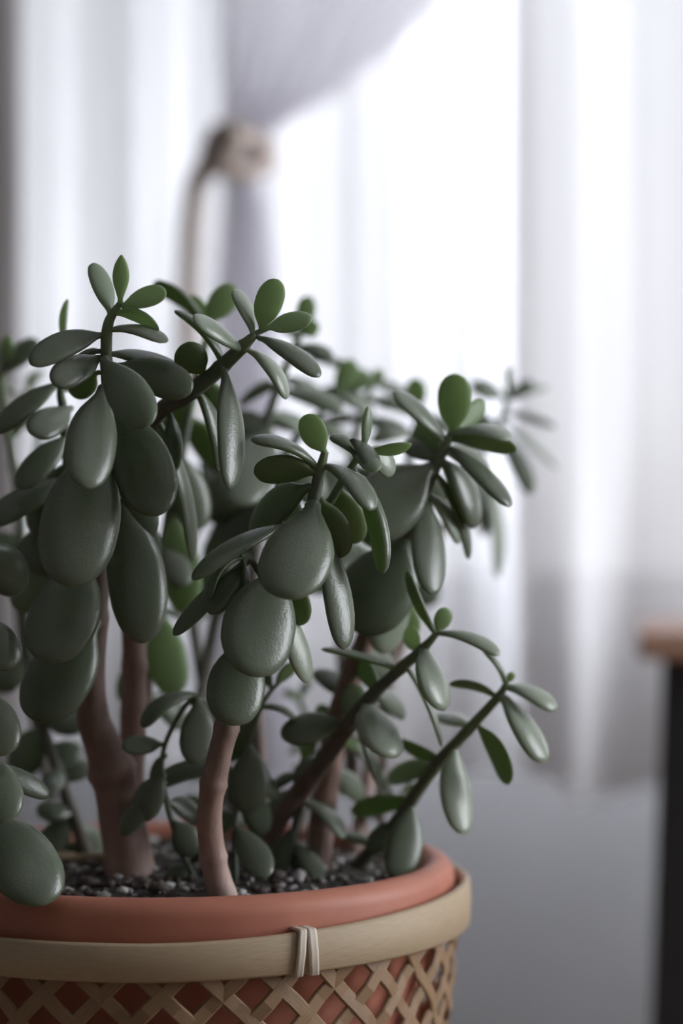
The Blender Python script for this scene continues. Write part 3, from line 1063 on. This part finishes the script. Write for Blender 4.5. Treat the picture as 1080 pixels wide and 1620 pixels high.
rosette_fill('G3', 0.35, 0.95, 3, 0.035, 0.018, 3)
stem('G4', [(90, 1300, 1.34, 20), (40, 1050, 1.37, 18), (30, 850, 1.38, 16), (60, 700, 1.38, 12), (40, 620, 1.38, 8)], 0.5, 0.02)
rosette_fill('G4', 0.45, 0.98, 4, 0.036, 0.018, 8)
stem('G5', [(470, 1320, 1.34, 14), (500, 1200, 1.35, 12), (470, 1100, 1.35, 8)], 0.5, 0.02)
rosette_fill('G5', 0.3, 0.98, 3, 0.026, 0.013, 4)
stem('G6', [(330, 1330, 1.30, 14), (350, 1240, 1.31, 12), (330, 1170, 1.31, 8)], 0.5, 0.02)
rosette_fill('G6', 0.2, 0.98, 3, 0.026, 0.014, 21)
stem('G7', [(640, 1310, 1.30, 12), (610, 1240, 1.31, 10), (560, 1180, 1.32, 8)], 0.5, 0.02)
rosette_fill('G7', 0.3, 0.98, 2, 0.024, 0.013, 6)
# --- more foliage in the shade low at the left and behind the crown
leaf('K', 70, 1150, 30, 1230, 60, 15, 0.0, 6)
leaf('K', 118, 1290, 60, 1290, 44, 40, -0.01, 8)
leaf('K', 100, 1240, 150, 1210, 44, 40, 0.01, 6)
leaf('K', 45, 1010, 110, 1060, 70, 20, 0.0, 8)
leaf('K', 48, 1050, -10, 1090, 60, 30, 0.0, 6)
leaf('K', 128, 1330, 100, 1385, 44, 10, 0.0, 3)
leaf('K', 36, 900, 96, 960, 70, 20, 0.01, 8)
leaf('K', 32, 850, -12, 900, 64, 20, 0.0, 8)
leaf('K', 24, 760, 70, 800, 56, 40, 0.01, 8)
leaf('K', 16, 700, 56, 640, 40, 60, 0.01, 4)
leaf('J', 260, 1225, 222, 1300, 50, 12, 0.0, 5)
leaf('J', 264, 1270, 320, 1300, 42, 30, 0.02, 6)
leaf('J', 300, 1370, 262, 1400, 30, 20, 0.0, 3)
leaf('J2', 374, 1290, 320, 1330, 44, 20, 0.03, 6)
leaf('J2', 376, 1250, 420, 1320, 50, 20, 0.03, 6)
leaf('J2', 405, 1140, 350, 1200, 56, 15, 0.02, 6)
leaf('L', 238, 1040, 190, 1110, 50, 20, 0.02, 5)
leaf('L', 234, 1100, 290, 1150, 50, 30, 0.02, 8)
leaf('H', 470, 1258, 420, 1290, 40, 30, 0.03, 5)
leaf('H', 530, 1178, 500, 1120, 40, 150, 0.04, 4)
leaf('H', 590, 1100, 640, 1130, 44, 40, 0.05, 6)
leaf('E', 520, 1230, 575, 1260, 44, 30, 0.03, 6)
leaf('E', 545, 1105, 500, 1060, 50, 40, 0.02, 6)
leaf('E', 570, 1035, 620, 1070, 50, 30, 0.03, 6)
leaf('I', 590, 1340, 540, 1320, 36, 60, 0.02, 5)
leaf('I', 630, 1300, 585, 1350, 40, 20, 0.0, 4)
stem('G8', [(600, 1300, 1.31, 18), (620, 1000, 1.34, 16), (640, 780, 1.35, 14), (655, 680, 1.35, 10), (665, 640, 1.35, 7)], 0.5, 0.0)
leaf('G8', 662, 650, 600, 640, 44, 66, 0, 8, 2)
leaf('G8', 660, 660, 720, 690, 44, 60, 0, 8)
leaf('G8', 665, 642, 650, 600, 34, 160, 0, 2, True)
leaf('G8', 652, 690, 590, 700, 50, 66, -.01, 10, 2)
leaf('G8', 645, 740, 700, 800, 56, 30, -.01, 8)
leaf('G8', 640, 790, 590, 860, 64, 20, -.01, 6)
leaf('G8', 632, 870, 680, 960, 60, 20, 0, 6)
stem('G9', [(300, 1200, 1.30, 20), (360, 900, 1.32, 18), (450, 720, 1.33, 15), (520, 640, 1.34, 11), (540, 615, 1.34, 7)], 0.5, 0.0)
leaf('G9', 535, 622, 560, 570, 36, 165, 0, 2, True)
leaf('G9', 530, 630, 590, 660, 46, 66, 0, 9, 2)
leaf('G9', 520, 640, 450, 600, 46, 70, 0, 8, 2)
leaf('G9', 495, 670, 560, 720, 52, 60, 0, 10, 2)
leaf('G9', 480, 690, 410, 660, 50, 70, 0, 8)
leaf('G9', 455, 720, 500, 800, 60, 20, 0, 6)
leaf('G9', 440, 735, 370, 720, 60, 50, 0, 8)
leaf('G9', 400, 800, 470, 860, 70, 20, 0, 8)
leaf('G9', 385, 830, 320, 800, 60, 40, 0, 6)
leaf('G9', 365, 880, 310, 960, 66, 20, 0, 6)
#@@END

# ------------------------------------------------------------------ bamboo basket
HR = RR + 0.0035                                  # inner radius of the top band
bas_base = BASE_Z - 0.008
basket = tag(empty('lattice_basket', (PX, PY, bas_base)), 'woven bamboo lattice basket holding the terracotta pot', 'basket')


def lift(a):
    s = max(0.0, math.cos(a))
    return s


def ring_band(name, r0, r1, z0, z1, m, warp=True, seg=160):
    bm = bmesh.new()
    uvl = bm.loops.layers.uv.new('UVMap')
    rings = []
    b = 0.0012
    for k in range(seg):
        a = 2 * PI * k / seg
        s = lift(a) if warp else 0
        zz0 = z0 + 0.0065 * s ** 1.5 - 0.004 * s * s
        zz1 = z1 + 0.0085 * s ** 1.5
        pr = [(r0, zz0 + b), (r0, zz1 - b), (r0 + b, zz1), (r1 - b, zz1), (r1, zz1 - b), (r1 + 0.0006, (zz0 + zz1) / 2), (r1, zz0 + b), (r1 - b, zz0), (r0 + b, zz0)]
        rings.append([bm.verts.new((PX + r * math.cos(a), PY + r * math.sin(a), z)) for r, z in pr])
    n = len(rings[0])
    for k in range(seg):
        A, B = rings[k], rings[(k + 1) % seg]
        for j in range(n):
            f = bm.faces.new((A[j], B[j], B[(j + 1) % n], A[(j + 1) % n]))
            for lp, (du, dv) in zip(f.loops, ((0, 0), (1, 0), (1, 1), (0, 1))):
                lp[uvl].uv = ((k + du) * 2 * PI * r1 / seg * 10, (j + dv) * 0.5)
    return from_bm(name, bm, [m], basket, (PX, PY, z0))


HZ1 = RIM_Z - 0.0185
HZ0 = HZ1 - 0.0175
ring_band('rim_band', HR, HR + 0.0045, HZ0, HZ1, M['bamboo'])
ring_band('inner_band', HR - 0.005, HR - 0.0018, HZ0 + 0.001, HZ1 - 0.006, M['bamboo'])
RB = 0.124                                        # radius at the foot
ring_band('foot_band', RB - 0.003, RB + 0.0035, bas_base, bas_base + 0.016, M['bamboo'], False)
bm = bmesh.new()
bmesh.ops.create_cone(bm, cap_ends=True, segments=64, radius1=RB - 0.003, radius2=RB - 0.003, depth=0.006, matrix=Matrix.Translation((PX, PY, bas_base + 0.005)))
from_bm('basket_base', bm, [M['slat']], basket, (PX, PY, bas_base + 0.002), smooth=False)

NS = 33


def slat(a0, sign, k):
    zt, zb = HZ1 - 0.004, bas_base + 0.004
    H = zt - zb
    n = 34
    hw, th = 0.0036, 0.0008
    slope = math.radians(46)
    bm = bmesh.new()
    uvl = bm.loops.layers.uv.new('UVMap')
    prev = None
    rr_ = random.Random(k * 2 + (sign > 0))
    u0 = rr_.random() * 50
    for i in range(n + 1):
        f = i / n
        z = zt - H * f
        rad = HR - 0.0003 + (RB - 0.001 - HR) * f
        a = a0 + sign * (H * f / math.tan(slope)) / 0.138
        # over / under weave with the slats of the other direction
        cell = (a - sign * (H * f / math.tan(slope)) / 0.138) * NS / (2 * PI)
        ph = 2 * (H * f / math.tan(slope)) / 0.138 * NS / (2 * PI)
        wv = math.cos(PI * ph + (PI * k)) * 0.0011
        rad += wv * sign if True else 0
        if i == 0:
            rad = HR - 0.0012
        lift_z = 0.006 * lift(a) ** 1.5 * (1 - f)
        t = Vector((-math.sin(a) * sign * math.cos(slope), math.cos(a) * sign * math.cos(slope), -math.sin(slope)))
        nr = Vector((math.cos(a), math.sin(a), 0))
        sd = t.cross(nr).normalized()
        p = Vector((PX + rad * math.cos(a), PY + rad * math.sin(a), z + lift_z))
        q = [bm.verts.new(p + sd * x + nr * y) for x, y in ((-hw, 0), (-hw * .8, th), (hw * .8, th), (hw, 0), (hw, -th), (-hw, -th))]
        if prev:
            for j in range(6):
                fc = bm.faces.new((prev[j], prev[(j + 1) % 6], q[(j + 1) % 6], q[j]))
                for lp, (di, dj) in zip(fc.loops, ((-1, 0), (-1, 1), (0, 1), (0, 0))):
                    lp[uvl].uv = (u0 + (i + di) * 0.1, (j + dj) * 0.35 + u0)
        else:
            bm.faces.new(q[::-1])
        prev = q
    bm.faces.new(prev)
    top = Vector((PX + HR * math.cos(a0), PY + HR * math.sin(a0), zt))
    from_bm('slat', bm, [M['slat']], basket, top, smooth=False)


for k in range(NS):
    slat(2 * PI * (k + 0.2) / NS, 1, k)
    slat(2 * PI * (k + 0.75) / NS, -1, k)

# cane wrapped twice round the band at its joint
ta = math.atan2(P(468, 0, 1.112).y - PY, P(468, 0, 1.112).x - PX)
for da, wd, tw in ((-0.022, 0.0021, 0.006), (0.018, 0.0025, -0.004)):
    bm = bmesh.new()
    uvl = bm.loops.layers.uv.new('UVMap')
    loop = []
    r0, r1 = HR - 0.0058, HR + 0.0062
    s_ = lift(ta)
    z0, z1 = HZ0 - 0.0012 + 0.0065 * s_ ** 1.5, HZ1 + 0.0012 + 0.0085 * s_ ** 1.5
    path = [(r1, z0), (r1 + .0006, (z0 + z1) / 2), (r1, z1 - .001), (r1 - .001, z1), (r0 + .001, z1), (r0, z1 - .001), (r0, z0 + .001), (r0 + .001, z0), (r1 - .001, z0 - .0003)]
    prev = first = None
    for i, (r, z) in enumerate(path):
        a = ta + da + tw * (z - (z0 + z1) / 2) / 0.009
        c = Vector((PX + r * math.cos(a), PY + r * math.sin(a), z))
        sd = Vector((-math.sin(a), math.cos(a), 0))
        ctr2 = Vector((PX + (r0 + r1) / 2 * math.cos(a), PY + (r0 + r1) / 2 * math.sin(a), (z0 + z1) / 2))
        out_ = (c - ctr2).normalized() * 0.0007
        q = [bm.verts.new(c + sd * x + out_ * y) for x, y in ((-wd, -1), (-wd * .9, .5), (-wd * .4, 1), (0, .4), (wd * .4, 1), (wd * .9, .5), (wd, -1))]
        if prev:
            for j in range(6):
                fc = bm.faces.new((prev[j], prev[j + 1], q[j + 1], q[j]))
                for lp, (di, dj) in zip(fc.loops, ((-1, 0), (-1, 1), (0, 1), (0, 0))):
                    lp[uvl].uv = ((i + di) * 0.2, (j + dj) * 0.3)
        else:
            first = q
        prev = q
    for j in range(6):
        bm.faces.new((prev[j], prev[j + 1], first[j + 1], first[j]))
    from_bm('binding', bm, [M['binding']], basket, (PX + HR * math.cos(ta), PY + HR * math.sin(ta), HZ0))

# stool that carries the basket, below the frame
stool = tag(empty('plant_stool', (PX, PY, FLOOR)), 'low wooden stool under the bamboo basket', 'stool')
bm = bmesh.new()
bmesh.ops.create_cone(bm, cap_ends=True, segments=64, radius1=0.15, radius2=0.15, depth=0.025, matrix=Matrix.Translation((PX, PY, bas_base - 0.0125)))
from_bm('seat', bm, [M['wood_table']], stool, (PX, PY, bas_base - 0.025), smooth=False)
for k in range(4):
    a = PI / 4 + k * PI / 2
    bm = bmesh.new()
    tube_bm(bm, [Vector((PX + 0.15 * math.cos(a), PY + 0.15 * math.sin(a), FLOOR)), Vector((PX + 0.10 * math.cos(a), PY + 0.10 * math.sin(a), bas_base - 0.022))], [0.011, 0.015], 14)
    from_bm('leg', bm, [M['wood_table']], stool, (PX + 0.15 * math.cos(a), PY + 0.15 * math.sin(a), FLOOR))

print('LEAVES', sum(1 for o in bpy.data.objects if o.name.split('.')[0] == 'leaf'))
